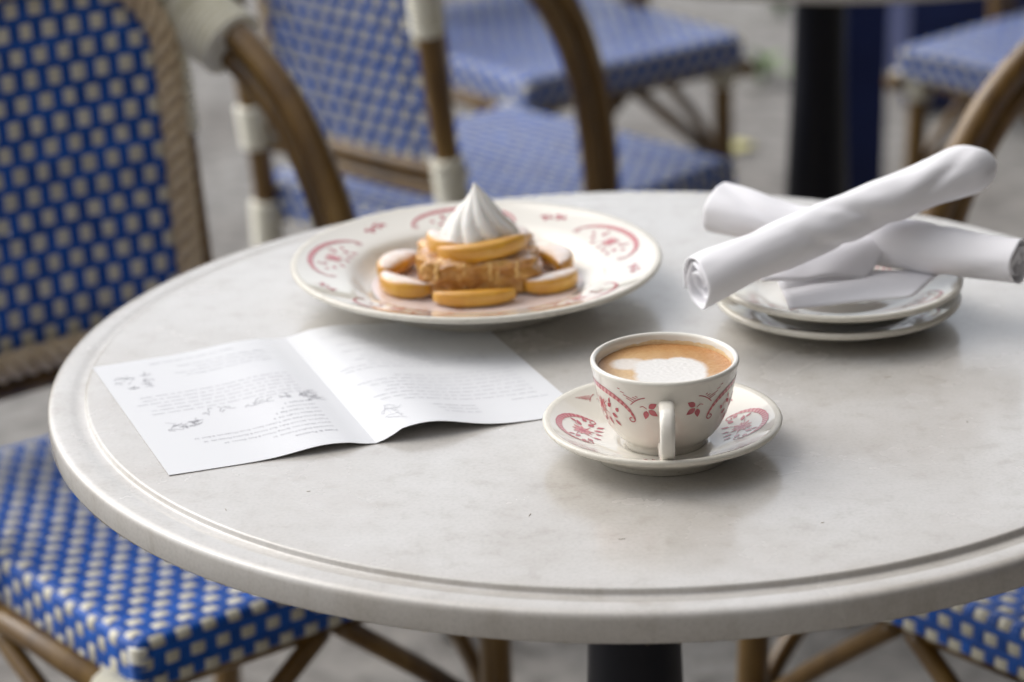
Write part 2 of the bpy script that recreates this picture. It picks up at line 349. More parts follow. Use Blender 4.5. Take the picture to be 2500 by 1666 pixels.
def both(fn):
    for s in (-1, 1): fn(s)
HOOP_R = [(0.0, -0.270, 0.886), (0.064, -0.269, 0.882), (0.114, -0.264, 0.864), (0.150, -0.253, 0.834), (0.168, -0.230, 0.811), (0.180, -0.176, 0.785), (0.189, -0.118, 0.740), (0.195, -0.073, 0.674), (0.198, -0.046, 0.600), (0.199, -0.032, 0.520), (0.200, -0.030, 0.450), (0.200, -0.034, 0.402)]
def post_y(z): return -0.205-0.012*(z/0.46) if z < 0.46 else -0.217-0.062*((z-0.46)/0.4)
def make_chair():
    c = empty('bistro_chair')
    # --- seat
    mb = MB()
    fr = [(-HW+0.012, -HD+0.012), (HW-0.012, -HD+0.012), (HW-0.012, HD-0.012), (-HW+0.012, HD-0.012)]
    for k in range(4):
        a, b = fr[k], fr[(k+1) % 4]
        v, f = tube_vf([(*a, ZS-0.022), (*b, ZS-0.022)], 0.0095, 8); mb.add(v, f)
    seat = mb.build('seat', M_cane, c)
    E2 = HW+AP; F2 = HD+AP
    weave(seat_map, -E2, E2, -F2, F2,
          lambda q: (-E2, E2) if abs(q) <= HD-0.002 else ((-HW+0.003, HW-0.003) if abs(q) <= F2 else None),
          lambda p: (-F2, F2) if abs(p) <= HW-0.002 else ((-HD+0.003, HD-0.003) if abs(p) <= E2 else None), seat, WQS, 0.0100, 0.0062)
    for sx in (-1, 1):
        for sy in (-1, 1):   # wound corners
            for z0, z1, m_ in ((ZS-0.005, ZS-0.0185, M_bind), (ZS-0.0187, ZS-0.0315, M_blue), (ZS-0.0317, ZS-AP-0.003, M_bind)):
                v, f = coil([(sx*(HW-0.006), sy*(HD-0.006), z0), (sx*(HW-0.006), sy*(HD-0.006), z1)], 0.0085, 0.0045, 10)
                mobj('corner_binding', v, f, m_, seat)
    # --- legs
    def front_leg(s):
        P = [(s*0.172, 0.192, 0), (s*0.169, 0.188, 0.2), (s*0.166, 0.184, 0.43)]
        leg = tube('leg', smooth_path(P, 5), 0.0135, M_cane, c, 14)
        v, f = lathe_vf([(0, 0.0), (0.0138, 0.0), (0.0142, 0.004), (0.0142, 0.014), (0.0, 0.0145)], 14)
        mobj('glide', [Vector(p)+Vector((s*0.172, 0.192, 0)) for p in v], f, M_glide, leg)
        v, f = coil([(s*0.1665, 0.184, 0.388), (s*0.166, 0.184, 0.425)], 0.0185, 0.0058, 14); mobj('binding', v, f, M_bind, leg)
    both(front_leg)
    def rear_post(s):
        P = [(s*0.156, post_y(z)-(0.03*(1-z/0.3) if z < 0.3 else 0), z) for z in (0, 0.15, 0.3, 0.46, 0.6, 0.72, 0.83)]
        leg = tube('rear_post', smooth_path(P, 4), 0.0135, M_cane, c, 14)
        for z0, z1, r_ in ((0.690, 0.805, 0.0190), (0.505, 0.555, 0.0185), (0.385, 0.44, 0.0185)):
            v, f = coil([(s*0.156, post_y(z0), z0), (s*0.156, post_y(z1), z1)], r_, 0.0058, 14); mobj('binding', v, f, M_bind, leg)
        v, f = lathe_vf([(0, 0.0), (0.0138, 0.0), (0.0142, 0.004), (0.0142, 0.014), (0.0, 0.0145)], 14)
        mobj('glide', [Vector(p)+Vector((s*0.156, post_y(0)-0.03, 0)) for p in v], f, M_glide, leg)
    both(rear_post)
    # --- side rails, braces
    def rails(s):
        rail = tube('side_rail', [(s*0.190, 0.215, 0.4115), (s*0.192, 0, 0.4115), (s*0.168, -0.212, 0.4115)], 0.0105, M_cane, c, 12)
        v, f = coil([(s*0.190, 0.165, 0.4115), (s*0.190, 0.2, 0.4115)], 0.0165, 0.0058, 12); mobj('binding', v, f, M_bind, rail)
        v, f = coil([(s*0.1895, -0.055, 0.4115), (s*0.191, -0.015, 0.4115)], 0.0165, 0.0058, 12); mobj('binding', v, f, M_bind, rail)
        tube('brace', smooth_path([(s*0.170, 0.187, 0.185), (s*0.171, 0.182, 0.245), (s*0.174, 0.163, 0.285), (s*0.178, 0.118, 0.325), (s*0.184, 0.05, 0.36), (s*0.188, -0.01, 0.392)], 6), 0.0085, M_cane, c, 10)
        tube('brace', smooth_path([(s*0.156, -0.21, 0.20), (s*0.158, -0.20, 0.245), (s*0.168, -0.16, 0.305), (s*0.182, -0.10, 0.36), (s*0.187, -0.045, 0.392)], 6), 0.0085, M_cane, c, 10)
        tube('brace', smooth_path([(s*0.168, 0.189, 0.185), (s*0.164, 0.190, 0.245), (s*0.147, 0.190, 0.288), (s*0.105, 0.190, 0.330), (s*0.055, 0.190, 0.372), (s*0.008, 0.190, 0.410)], 6), 0.0088, M_cane, c, 10)
        tube('brace', smooth_path([(s*0.155, -0.21, 0.21), (s*0.143, -0.208, 0.262), (s*0.115, -0.203, 0.318), (s*0.06, -0.197, 0.372), (s*0.008, -0.192, 0.412)], 6), 0.0088, M_cane, c, 10)
    both(rails)
    tube('stretcher', [(-0.166, 0.184, 0.412), (0.166, 0.184, 0.412)], 0.0095, M_cane, c, 10)
    # --- backrest
    mb = MB()
    for dz, r_ in ((-0.006, 0.0105), (-0.028, 0.0095)):
        P = [back_map(-0.156+0.312*k/10, dz)[0] for k in range(11)]
        v, f = tube_vf(P, r_, 10); mb.add(v, f)
    back = mb.build('backrest', M_cane, c)
    weave(back_map, -BW, BW, 0, BH+0.02,
          lambda q: (-back_half(q), back_half(q)) if (0 < q < back_top(0)-0.004) else None,
          lambda p: (0.0, back_top(p)) if abs(p) < BW-0.001 else None, back, WQB, 0.0138, 0.0062)
    out = [(BW, 0.0)]
    out += [(BW, v_*(BH-BR)/8) for v_ in range(1, 9)]
    out += [(BW-BR+BR*cos(a*pi/24), BH-BR+BR*sin(a*pi/24)+0.012*(1-((BW-BR+BR*cos(a*pi/24))/BW)**2)) for a in range(1, 12)]
    top_ = [(u*(BW-BR)/4, back_top(u*(BW-BR)/4)) for u in range(4, -5, -1)]
    out += top_ + [(-u, v_) for u, v_ in reversed(out)]
    ring = []
    for u, v_ in out:
        P, n = back_map(u*1.055, v_ + (0.006 if v_ > BH-BR else 0)); ring.append(P + n*0.003)
    ring += [back_map(u*0.132/7, -0.004)[0]+Vector((0, 0.011, 0)) for u in range(-6, 7)]
    ring = smooth_path(ring, 4, True); ring.append(ring[0].copy())
    # dense, evenly spaced path, then three plaited strands
    cum = [0]
    for i in range(len(ring)-1): cum.append(cum[-1]+(ring[i+1]-ring[i]).length)
    tot = cum[-1]; nn = 420; Q = []; i = 0
    for k in range(nn+1):
        d = tot*k/nn
        while i < len(ring)-2 and cum[i+1] < d: i += 1
        Q.append(ring[i].lerp(ring[i+1], (d-cum[i])/max(1e-9, cum[i+1]-cum[i])))
    T, U = frames(Q)
    for s_ in range(3):
        P = []
        for k, q in enumerate(Q):
            ph = 2*pi*(tot*k/nn)/0.046 + s_*2*pi/3
            nrm = Vector((0, 1, 0.1)).normalized(); side = T[k].cross(nrm).normalized()
            P.append(q + side*(0.0078*sin(ph)) + nrm*(0.0062*cos(ph)+0.003))
        v, f = tube_vf(P, 0.0056, 8, False); mobj('braid', v, f, M_braid, back)
    # --- hoop: top of the back and both arms, two canes side by side
    def hoop(d, r_):
        half = smooth_path(HOOP_R, 6); T_, _ = frames(half)
        pts = []
        for k, p in enumerate(half):
            inn = Vector((0, T_[k].z, -T_[k].y)) if k > 18 else Vector((0, 0, -1))
            t_ = min(1, max(0, (k-10)/12)); inn = (Vector((0, 0, -1))*(1-t_)+(Vector((0, T_[k].z, -T_[k].y)))*t_).normalized()
            pts.append(p+inn*d)
        full = [Vector((-p.x, p.y, p.z)) for p in reversed(pts[1:])] + pts
        return full
    A = hoop(0.0, 0); Bp = hoop(0.0245, 0)
    ao = tube('arm_hoop', A, 0.0132, M_cane, c, 14); bo = tube('arm_hoop', Bp, 0.0115, M_cane, c, 14)
    n2 = len(A)
    for s in (-1, 1):
        idx = range(n2-54, n2-37) if s > 0 else range(37, 54)
        P = [(A[k]+Bp[k])/2 for k in idx]
        v, f = coil(P, 0.0325, 0.0066, 16); mobj('binding', v, f, M_bind, ao)
    for o_ in c.children_recursive: pass
    return c
def copy_tree(o, parent=None):
    c = o.copy(); COL.objects.link(c); c.parent = parent
    for ch in o.children: copy_tree(ch, c)
    return c
chair0 = make_chair()
def place(c, x, y, fwd, label):
    c.location = (x, y, 0); c.rotation_euler = (0, 0, radians(fwd-90))
    tag(c, label, 'chair', 'blue and cream woven bistro chairs')
CH = [(-0.342, 0.4305, -52, 'blue and cream woven armchair tucked under the marble table beside the menu'),
      (0.370, 0.388, 221, 'blue and cream woven armchair tucked under the marble table beside the rolled napkins'),
      (-0.092, 1.370, 45.5, 'blue woven armchair seen from behind, its back turned to the laid table'),
      (-0.031, 2.027, -52.9, 'blue woven armchair with crossed braces on the far side of the empty table'),
      (0.716, 1.904, 224, 'blue woven armchair beside the navy planter at the empty table')]
chairs = [chair0]+[None]*4
for k in range(1, 5): chairs[k] = copy_tree(chair0)
for c, a in zip(chairs, CH): place(c, *a)

# ------------------------------------------------------------------ second table, background
table2 = copy_tree(table); table2.matrix_world = Matrix.Translation((0.283, 1.442, ZT))
for ch in list(table2.children):
    if ch.name.startswith('lint'): bpy.data.objects.remove(ch, do_unlink=True)
tag(table2, 'empty round table on a dark pedestal behind the rolled napkins', 'table', 'round bistro tables')
p = empty('planter_post', Matrix.Translation((0.447, 2.36, 0)))
mb = MB(); v, f = box_vf(-0.036, 0.036, -0.036, 0.036, 0.02, 0.95); mb.add(v, f); mb.build('shaft', M_navy, p, False)
mb = MB(); v, f = box_vf(-0.07, 0.07, -0.07, 0.07, 0, 0.02); mb.add(v, f); mb.build('base_plate', M_navy, p, False)
mb = MB(); v, f = box_vf(-0.038, 0.038, -0.038, 0.038, 0.951, 0.975); mb.add(v, f); mb.build('cap', M_navy, p, False)
tag(p, 'slim navy blue post standing behind the dark table pedestal', 'post')
p = empty('planter_box', Matrix.Translation((1.20, 3.40, 0)))
for k in range(4):
    z0 = 0.02+k*0.145
    for nm, b in (('board', (-0.56, 0.56, -0.22, -0.195)), ('board', (-0.56, 0.56, 0.195, 0.22)), ('board', (-0.56, -0.535, -0.193, 0.193)), ('board', (0.535, 0.56, -0.193, 0.193))):
        v, f = box_vf(*b, z0, z0+0.142); mobj(nm, v, f, M_navy, p, False)
v, f = box_vf(-0.533, 0.533, -0.193, 0.193, 0.05, 0.55); mobj('soil', v, f, M_soil, p, False)
tag(p, 'navy blue wooden planter box on the pavement behind the far chair', 'planter')

# ------------------------------------------------------------------ unseen cafe walls and canopy, added out of view to shade the terrace
M_wall = mat('painted_render', (0.32, 0.30, 0.27), 0.8)
L(M_wall, ramp(M_wall, tex(M_wall, 3, 6), [(0.3, (0.28, 0.26, 0.235)), (0.7, (0.35, 0.33, 0.30))]), B(M_wall).inputs['Base Color'])
M_glass = mat('dark_glass', (0.02, 0.022, 0.025), 0.05, 0.5)
M_canvas = mat('awning_canvas', (0.42, 0.38, 0.31), 0.9, 0.2)
L(M_canvas, ramp(M_canvas, tex(M_canvas, 12, 5), [(0.3, (0.38, 0.34, 0.275)), (0.7, (0.45, 0.41, 0.335))]), B(M_canvas).inputs['Base Color'])
cafe = empty('shading_cafe', Matrix.Translation((2.5, -1.6, 0)))  # out of view, added to darken the right side of the tables
mb = MB(); v, f = box_vf(0, 0.35, -2.0, 3.6, 0, 4.6); mb.add(v, f); mb.build('wall', M_wall, cafe, False)
mb = MB(); v, f = box_vf(-8.5, 0.0, -2.0, -1.65, 0, 4.6); mb.add(v, f); mb.build('shading_wall', M_wall, cafe, False)  # added behind the camera to block sky light from the front
for y0, y1, z0 in ((-1.4, -0.35, 0.8), (1.3, 2.9, 0.8)):
    v, f = box_vf(-0.02, -0.002, y0, y1, z0, 2.5); win = mobj('window', v, f, M_glass, cafe, False)
    for b in ((y0-0.06, y0, z0, 2.5), (y1, y1+0.06, z0, 2.5), (y0-0.06, y1+0.06, 2.5, 2.56), (y0-0.06, y1+0.06, z0-0.06, z0)):
        v, f = box_vf(-0.05, -0.003, *b); mobj('frame', v, f, M_navy, win, False)
v, f = box_vf(-0.03, -0.002, -0.2, 0.8, 0.02, 2.3); mobj('door', v, f, M_navy, cafe, False)
tag(cafe, 'unseen rendered cafe front with dark windows and a navy door, added to shade the terrace', 'building')
aw = empty('shading_awning', Matrix.Translation((2.5, -1.6, 2.9)))  # unseen canopy, added to cut sky light over the right of the terrace
mb = MB()
for k in range(7):
    y0 = -1.62+k*0.755; z = [0.0, -0.58]; xs = [-0.02, -2.05]
    v = [(xs[0], y0, z[0]), (xs[0], y0+0.75, z[0]), (xs[1], y0+0.75, z[1]), (xs[1], y0, z[1])]
    v += [(x_, y_, z_-0.008) for x_, y_, z_ in v]
    mobj('canvas_panel', v, [(0, 1, 2, 3), (7, 6, 5, 4), (0, 4, 5, 1), (1, 5, 6, 2), (2, 6, 7, 3), (3, 7, 4, 0)], M_canvas, aw, False)
    v, f = box_vf(-2.066, -2.053, y0, y0+0.75, -0.80, -0.58); mobj('valance', v, f, M_canvas, aw, False)
for y in (-1.5, 1.0, 3.5):
    v, f = tube_vf([(-0.03, y, -0.9), (-2.0, y, -0.61)], 0.018, 10); mobj('arm', v, f, M_iron, aw)
tag(aw, 'unseen beige canvas canopy added above the terrace to shade its right side', 'shading_awning')

def leafshape(l, wd, bend=0.2):
    v = []; f = []
    for k in range(7):
        t = k/6; h = wd*sin(pi*min(1, t*0.94+0.03))**0.8/2; z = bend*l*sin(pi*t)*0.3
        v += [(t*l, -h, z+0.15*h), (t*l, 0, z), (t*l, h, z+0.15*h)]
    for k in range(6):
        for j in (0, 1): f.append((k*3+j, k*3+j+1, k*3+j+4, k*3+j+3))
    return v, f
v, f = leafshape(0.06, 0.042); o = mobj('fallen_leaf', v, f, M_leaf); o.location = (0.30, 2.97, 0.004); o.rotation_euler = (0, 0, 0.6)
tag(o, 'pale yellow fallen leaf lying on the pavement', 'leaf')
def weed(x, y, sc, label, n=16):
    mb = MB()
    for k in range(n):
        v, f = leafshape(random.uniform(0.05, 0.11)*sc, random.uniform(0.018, 0.034)*sc, 0.8)
        m_ = Matrix.Rotation(random.uniform(0, 6.28), 4, 'Z') @ Matrix.Rotation(-random.uniform(0.3, 1.3), 4, 'Y')
        mb.add([m_ @ Vector(q) for q in v], f)
    o = mb.build('weed', M_weed); o.location = (x, y, 0.002); tag(o, label, 'weed'); return o
weed(0.485, 3.95, 1.0, 'larger green weed growing from the pavement far behind the tables')
weed(0.40, 3.42, 0.8, 'smaller green weed growing from the pavement behind the far chair', 12)

# ------------------------------------------------------------------ printed decoration (thin print following the glaze)
class Surf:
    """surface of revolution given by a profile; addressed by angle and distance along the profile"""
    def __init__(s, prof):
        s.p = [Vector((r, z, 0)) for r, z in prof]; s.c = [0]
        for i in range(len(s.p)-1): s.c.append(s.c[-1]+(s.p[i+1]-s.p[i]).length)
    def rz(s, d):
        d = max(0, min(s.c[-1]-1e-7, d)); i = 0
        while i < len(s.p)-2 and s.c[i+1] <= d: i += 1
        t = (d-s.c[i])/(s.c[i+1]-s.c[i]); q = s.p[i].lerp(s.p[i+1], t)
        def tg(k): return (s.p[min(k+1, len(s.p)-1)]-s.p[max(k-1, 0)]).normalized()
        T = (tg(i)*(1-t)+tg(i+1)*t).normalized()
        return q.x, q.y, T
    def at(s, ang, d, off, flip):
        r, z, T = s.rz(d)
        n = Vector((T.y, -T.x, 0))*flip          # normal in (r,z)
        r += n.x*off; z += n.y*off
        return Vector((r*cos(ang), r*sin(ang), z))
def poly_leaf(x, y, l, wd, a, n=6):
    up = []; dn = []
    for k in range(n+1):
        t = k/n; h = wd*0.5*sin(pi*t**0.8)
        up.append((t*l, h)); dn.append((t*l, -h))
    pts = up + dn[-2:0:-1]; ca, sa = cos(a), sin(a)
    return [(x+px*ca-py*sa, y+px*sa+py*ca) for px, py in pts]
def stroke(pts, wd, taper=True):
    out = []; m = len(pts)
    for i, (x, y) in enumerate(pts):
        x0, y0 = pts[max(i-1, 0)]; x1, y1 = pts[min(i+1, m-1)]
        dx, dy = x1-x0, y1-y0; l = hypot(dx, dy) or 1e-9
        h = (wd(i/(m-1)) if callable(wd) else wd)*0.5
        out.append(((x-dy/l*h, y+dx/l*h), (x+dy/l*h, y-dx/l*h)))
    return [[out[i][0], out[i][1], out[i+1][1], out[i+1][0]] for i in range(m-1)]
def sprig(x, y, a, s):
    P = []
    for da, l in ((0.0, 5.2), (1.15, 4.6), (-1.15, 4.6)):
        P.append(('red', poly_leaf(x+cos(a+da)*1.0*s, y+sin(a+da)*1.0*s, l*s, 2.9*s, a+da)))
    for q in stroke([(x, y), (x-2.2*s*cos(a), y-2.2*s*sin(a)), (x-3.4*s*cos(a+0.4), y-3.4*s*sin(a+0.4))], 0.4*s): P.append(('red', q))
    return P
def hatch(x, y, s, mir=1):
    P = []
    for k in range(4):
        for q in stroke([(x+mir*(-9+k*1.6)*s, y+(3.4-k*1.5)*s), (x+mir*(2.2-k*0.9)*s, y+(0.3-k*1.0)*s)], 0.42*s): P.append(('red', q))
    c_ = [(x+mir*(6-8*t)*s, y+(0.3-1.2*t-3.6*t*t)*s) for t in [i/6 for i in range(7)]]
    for q in stroke(c_, 0.5*s): P.append(('red', q))
    return P
def motif(sx=1.0, s=1.0):
    P = []; m = 44; pts = []
    for i in range(m+1):
        u = -1+2*i/m; pts.append((sx*17*sin(u*1.32)/sin(1.32), (7-14.5*(abs(u)**2.1))*s))
    wd = lambda t: (3.1*(1-abs(2*t-1)**2.2*0.72)+0.5*abs(sin(t*34)))*s
    for k, q in enumerate(stroke(pts, wd)): P.append(('red' if k % 2 else 'pink', q))
    for q in stroke([(x, y+1.4*s*(1-abs(2*i/m-1)**2)) for i, (x, y) in enumerate(pts)], 0.45*s): P.append(('red', q))
    for mir in (-1, 1):
        x0, y0 = pts[0] if mir < 0 else pts[-1]
        sp = [(x0-mir*2.2*s+mir*(2.3-1.6*t)*s*cos(-t*5.2), y0+(2.3-1.6*t)*s*sin(-t*5.2)) for t in [i/16 for i in range(17)]]
        for q in stroke(sp, 0.75*s): P.append(('red', q))
    fx, fy = 0.5*s, -5.5*s
    for k in range(9):
        a = k*2*pi/9+0.2
        P.append(('pink', poly_leaf(fx+1.2*s*cos(a), fy+1.2*s*sin(a), (4.4+0.8*(k % 2))*s, 2.5*s, a)))
    for k in range(9):
        a = k*2*pi/9+0.2
        for q in stroke([(fx+1.5*s*cos(a), fy+1.5*s*sin(a)), (fx+4.2*s*cos(a), fy+4.2*s*sin(a))], 0.42*s): P.append(('red', q))
    P.append(('red', [(fx+1.9*s*cos(k*pi/5), fy+1.9*s*sin(k*pi/5)) for k in range(10)]))
    for (x, y, l, w_, a) in ((6, -4, 5, 2.6, 0.7), (8.5, -7.5, 4.6, 3.0, -0.4), (11.5, -5.2, 3.6, 2.6, 0.9), (5, -11, 5.5, 2.4, -1.0), (9.5, -11.5, 5.6, 2.2, -0.6), (-6.5, -4, 5, 2.4, 2.5), (-8.5, -8, 4.4, 2.8, 3.5), (-12, -6, 3.6, 2.4, 2.3), (-5, -11, 4.8, 2.4, 4.1), (1, -12, 4.0, 2.2, -1.7), (7.5, -1.2, 4.0, 1.7, 1.3), (-7.5, -1.2, 4, 1.7, 1.9)):
        P.append(('red', poly_leaf(x*s*(0.6+0.4*sx), y*s, l*s, w_*s, a)))
    for a in (0.5, -0.5, 2.6, 3.7, -1.3):
        for q in stroke([(fx+3*s*cos(a), fy+3*s*sin(a)), (fx+8.5*s*cos(a+0.12), fy+8.5*s*sin(a+0.12))], 0.35*s): P.append(('red', q))
    return P
def print_on(surf, items, ang, d0, rref, flip, off, name, parent, mirror=1):
    """items in mm around a centre (ang, d0); +y runs along increasing profile distance"""
    mb = MB(); lay = 0
    for k, (colr, poly) in enumerate(items):
        mb.cur = 0 if colr == 'red' else 1
        o_ = off + (0.00004 if colr == 'red' else 0)
        cx = sum(p[0] for p in poly)/len(poly); cy = sum(p[1] for p in poly)/len(poly)
        def M_(x, y): return surf.at(ang+mirror*x*0.001/rref, d0+y*0.001, o_, flip)
        if len(poly) == 4: mb.add([M_(*p) for p in poly], [(0, 1, 2, 3)])
        else:
            n = len(poly); mb.add([M_(cx, cy)]+[M_(*p) for p in poly], [(0, 1+i, 1+(i+1) % n) for i in range(n)])
    return mb.build(name, [M_red, M_pink], parent)

def on_table(x, y, z=0.0, rz=0.0): return MT @ Matrix.Translation((x, y, z)) @ Matrix.Rotation(rz, 4, 'Z')

# ------------------------------------------------------------------ cup and saucer
SX, SY = 0.0118, -0.1600
sau = empty('saucer', on_table(SX, SY))
inner = [(0.0, 0.0055), (0.020, 0.0055), (0.0245, 0.0056), (0.0262, 0.0062), (0.0275, 0.0072), (0.0295, 0.0074), (0.034, 0.0078), (0.042, 0.0098), (0.050, 0.0128), (0.058, 0.0164), (0.064, 0.0193), (0.0675, 0.0211)]
lip = [(0.0675, 0.0211), (0.0697, 0.0219), (0.0713, 0.0217), (0.0720, 0.0206), (0.0718, 0.0192), (0.0708, 0.0180)]
under = [(0.0708, 0.0180), (0.064, 0.0146), (0.056, 0.0103), (0.049, 0.0068), (0.0445, 0.0042), (0.0430, 0.0026), (0.0425, 0.0005), (0.0415, 0.0001), (0.039, 0.0001), (0.038, 0.0016), (0.0, 0.0020)]
v, f = lathe_vf(inner, 96); dish = mobj('dish', v, f, M_china, sau)
v, f = lathe_vf(lip+under[1:], 96); mobj('rim', v, f, M_worn, sau)
ss = Surf(inner)
for a in (176, 4, 92, 268): print_on(ss, motif(1.3, 1.25), radians(a), ss.c[-1]-0.0145, 0.057, -1, 0.00016, 'printed_motif', dish, -1)
for a in (134, 48, 226, 312):
    print_on(ss, hatch(-1, 2, 0.9)+sprig(5.5, -3.5, -0.9, 0.85), radians(a), ss.c[-1]-0.0085, 0.06, -1, 0.00016, 'printed_motif', dish, -1)
tag(sau, 'cream saucer with red floral print under the coffee cup', 'saucer')

CUPZ = 0.0058
cup = empty('coffee_cup', on_table(SX+0.0015, SY-0.002, CUPZ))
outer = [(0.0, 0.0006), (0.0205, 0.0004), (0.0230, 0.0), (0.0245, 0.0004), (0.0249, 0.0020), (0.0250, 0.0040), (0.0258, 0.0052), (0.0285, 0.0072), (0.0318, 0.0108), (0.0348, 0.0155), (0.0375, 0.0215), (0.0398, 0.0290), (0.0415, 0.0370), (0.0428, 0.0445), (0.0437, 0.0495), (0.0443, 0.0518)]
rim = [(0.0443, 0.0518), (0.0445, 0.0531), (0.0440, 0.0543), (0.0428, 0.0548), (0.0416, 0.0543), (0.0409, 0.0530)]
inn = [(0.0409, 0.0530), (0.0403, 0.0490), (0.0392, 0.0430), (0.0372, 0.0340), (0.034, 0.0230), (0.029, 0.0130), (0.022, 0.0070), (0.0, 0.0055)]
v, f = lathe_vf(outer+rim[1:]+inn[1:], 96); body = mobj('cup_body', v, f, M_china, cup)
cs = Surf(outer)
for a, mi in ((-90-70, 1), (-90+76, 1)):
    print_on(cs, motif(1.75, 1.05), radians(a), cs.c[-1]-0.0155, 0.0415, 1, 0.00017, 'printed_motif', body, mi)
for a, mi in ((-90-27, 1), (-90+33, -1)):
    print_on(cs, hatch(-1, 3.6, 1.2, 1)+sprig(7.0, -3.4, -0.6, 1.3), radians(a), cs.c[-1]-0.0115, 0.043, 1, 0.00017, 'printed_motif', body, mi)
# strap handle pointing towards the camera
hp = smooth_path([(0.0, -0.0385, 0.0385), (0.0, -0.0500, 0.0405), (0.0, -0.0600, 0.0395), (0.0, -0.0660, 0.0340), (0.0, -0.0668, 0.0260), (0.0, -0.0625, 0.0175), (0.0, -0.0540, 0.0108), (0.0, -0.0440, 0.0090), (0.0, -0.0330, 0.0105)], 6)
T, U = frames(hp); v = []; f = []; K = 14
for i, pnt in enumerate(hp):
    t = i/(len(hp)-1); wd = 0.0044+0.0008*abs(2*t-1)**2; th = 0.0034+0.0009*abs(2*t-1)**3
    nx = Vector((1, 0, 0)); nz = T[i].cross(nx).normalized()
    for k in range(K):
        a = 2*pi*k/K; ca, sa = cos(a), sin(a)
        sq = lambda q: (abs(q)**0.65)*(1 if q >= 0 else -1)
        v.append(pnt + nx*(wd*sq(ca)) + nz*(th*sq(sa)))
for i in range(len(hp)-1):
    for k in range(K): f.append((i*K+k, i*K+(k+1) % K, (i+1)*K+(k+1) % K, (i+1)*K+k))
hdl = mobj('handle', v, f, M_china, cup); hdl.rotation_euler = (0, 0, radians(-1.8))
# film left by the crema on the far inside wall
si = Surf(inn); mb = MB(); na, nd = 70, 8; cols = []
a0, a1 = radians(-12), radians(150)
for i in range(na+1):
    a = a0+(a1-a0)*i/na
    e_ = min(1, min(i, na-i)/9)
    hgt = e_*(0.0012+0.0034*(0.5+0.5*sin(a*1.3+0.2))+0.0014*noise.noise(Vector((a*5, 1.3, 0)))+0.0007*noise.noise(Vector((a*19, 4.3, 0))))
    for k in range(nd+1):
        d = 0.0068 - min(0.0062, max(0.0005, hgt))*k/nd; mb.v.append(si.at(a, d, -0.00018, -1))
        t = k/nd; n_ = noise.noise(Vector((a*14, t*4, 2)))
        base = Vector((0.60, 0.34, 0.105)).lerp(Vector((0.72, 0.55, 0.32)), max(0, min(1, t*1.1+0.45*n_+0.1)))
        if n_ > 0.42: base = Vector((0.80, 0.68, 0.40))
        cols.append(base)
for i in range(na):
    for k in range(nd): mb.f.append((i*(nd+1)+k, (i+1)*(nd+1)+k, (i+1)*(nd+1)+k+1, i*(nd+1)+k+1)); mb.mi.append(0)
fo = mb.build('crema_film', M_stain, body)
ca = fo.data.color_attributes.new('foam', 'FLOAT_COLOR', 'POINT')
for i, c_ in enumerate(cols): ca.data[i].color = (*c_, 1)
tag(cup, 'thick cream cup with red floral print and strap handle on its saucer', 'cup')

# latte: foam disc with poured heart
cz = 0.0472; cr = 0.0401; nr, na = 120, 240
v = [(0, 0, cz)]; f = []; pos = [(0, 0)]
for i in range(1, nr+1):
    r_ = cr*i/nr
    for k in range(na):
        a = 2*pi*k/na; x, y = r_*cos(a), r_*sin(a)
        z = cz + 0.0010*(i/nr)**8 + 0.00015*noise.noise(Vector((x*400, y*400, 0)))
        v.append((x, y, z)); pos.append((x, y))
for k in range(na): f.append((0, 1+k, 1+(k+1) % na))
for i in range(nr-1):
    for k in range(na): f.append((1+i*na+k, 1+(i+1)*na+k, 1+(i+1)*na+(k+1) % na, 1+i*na+(k+1) % na))
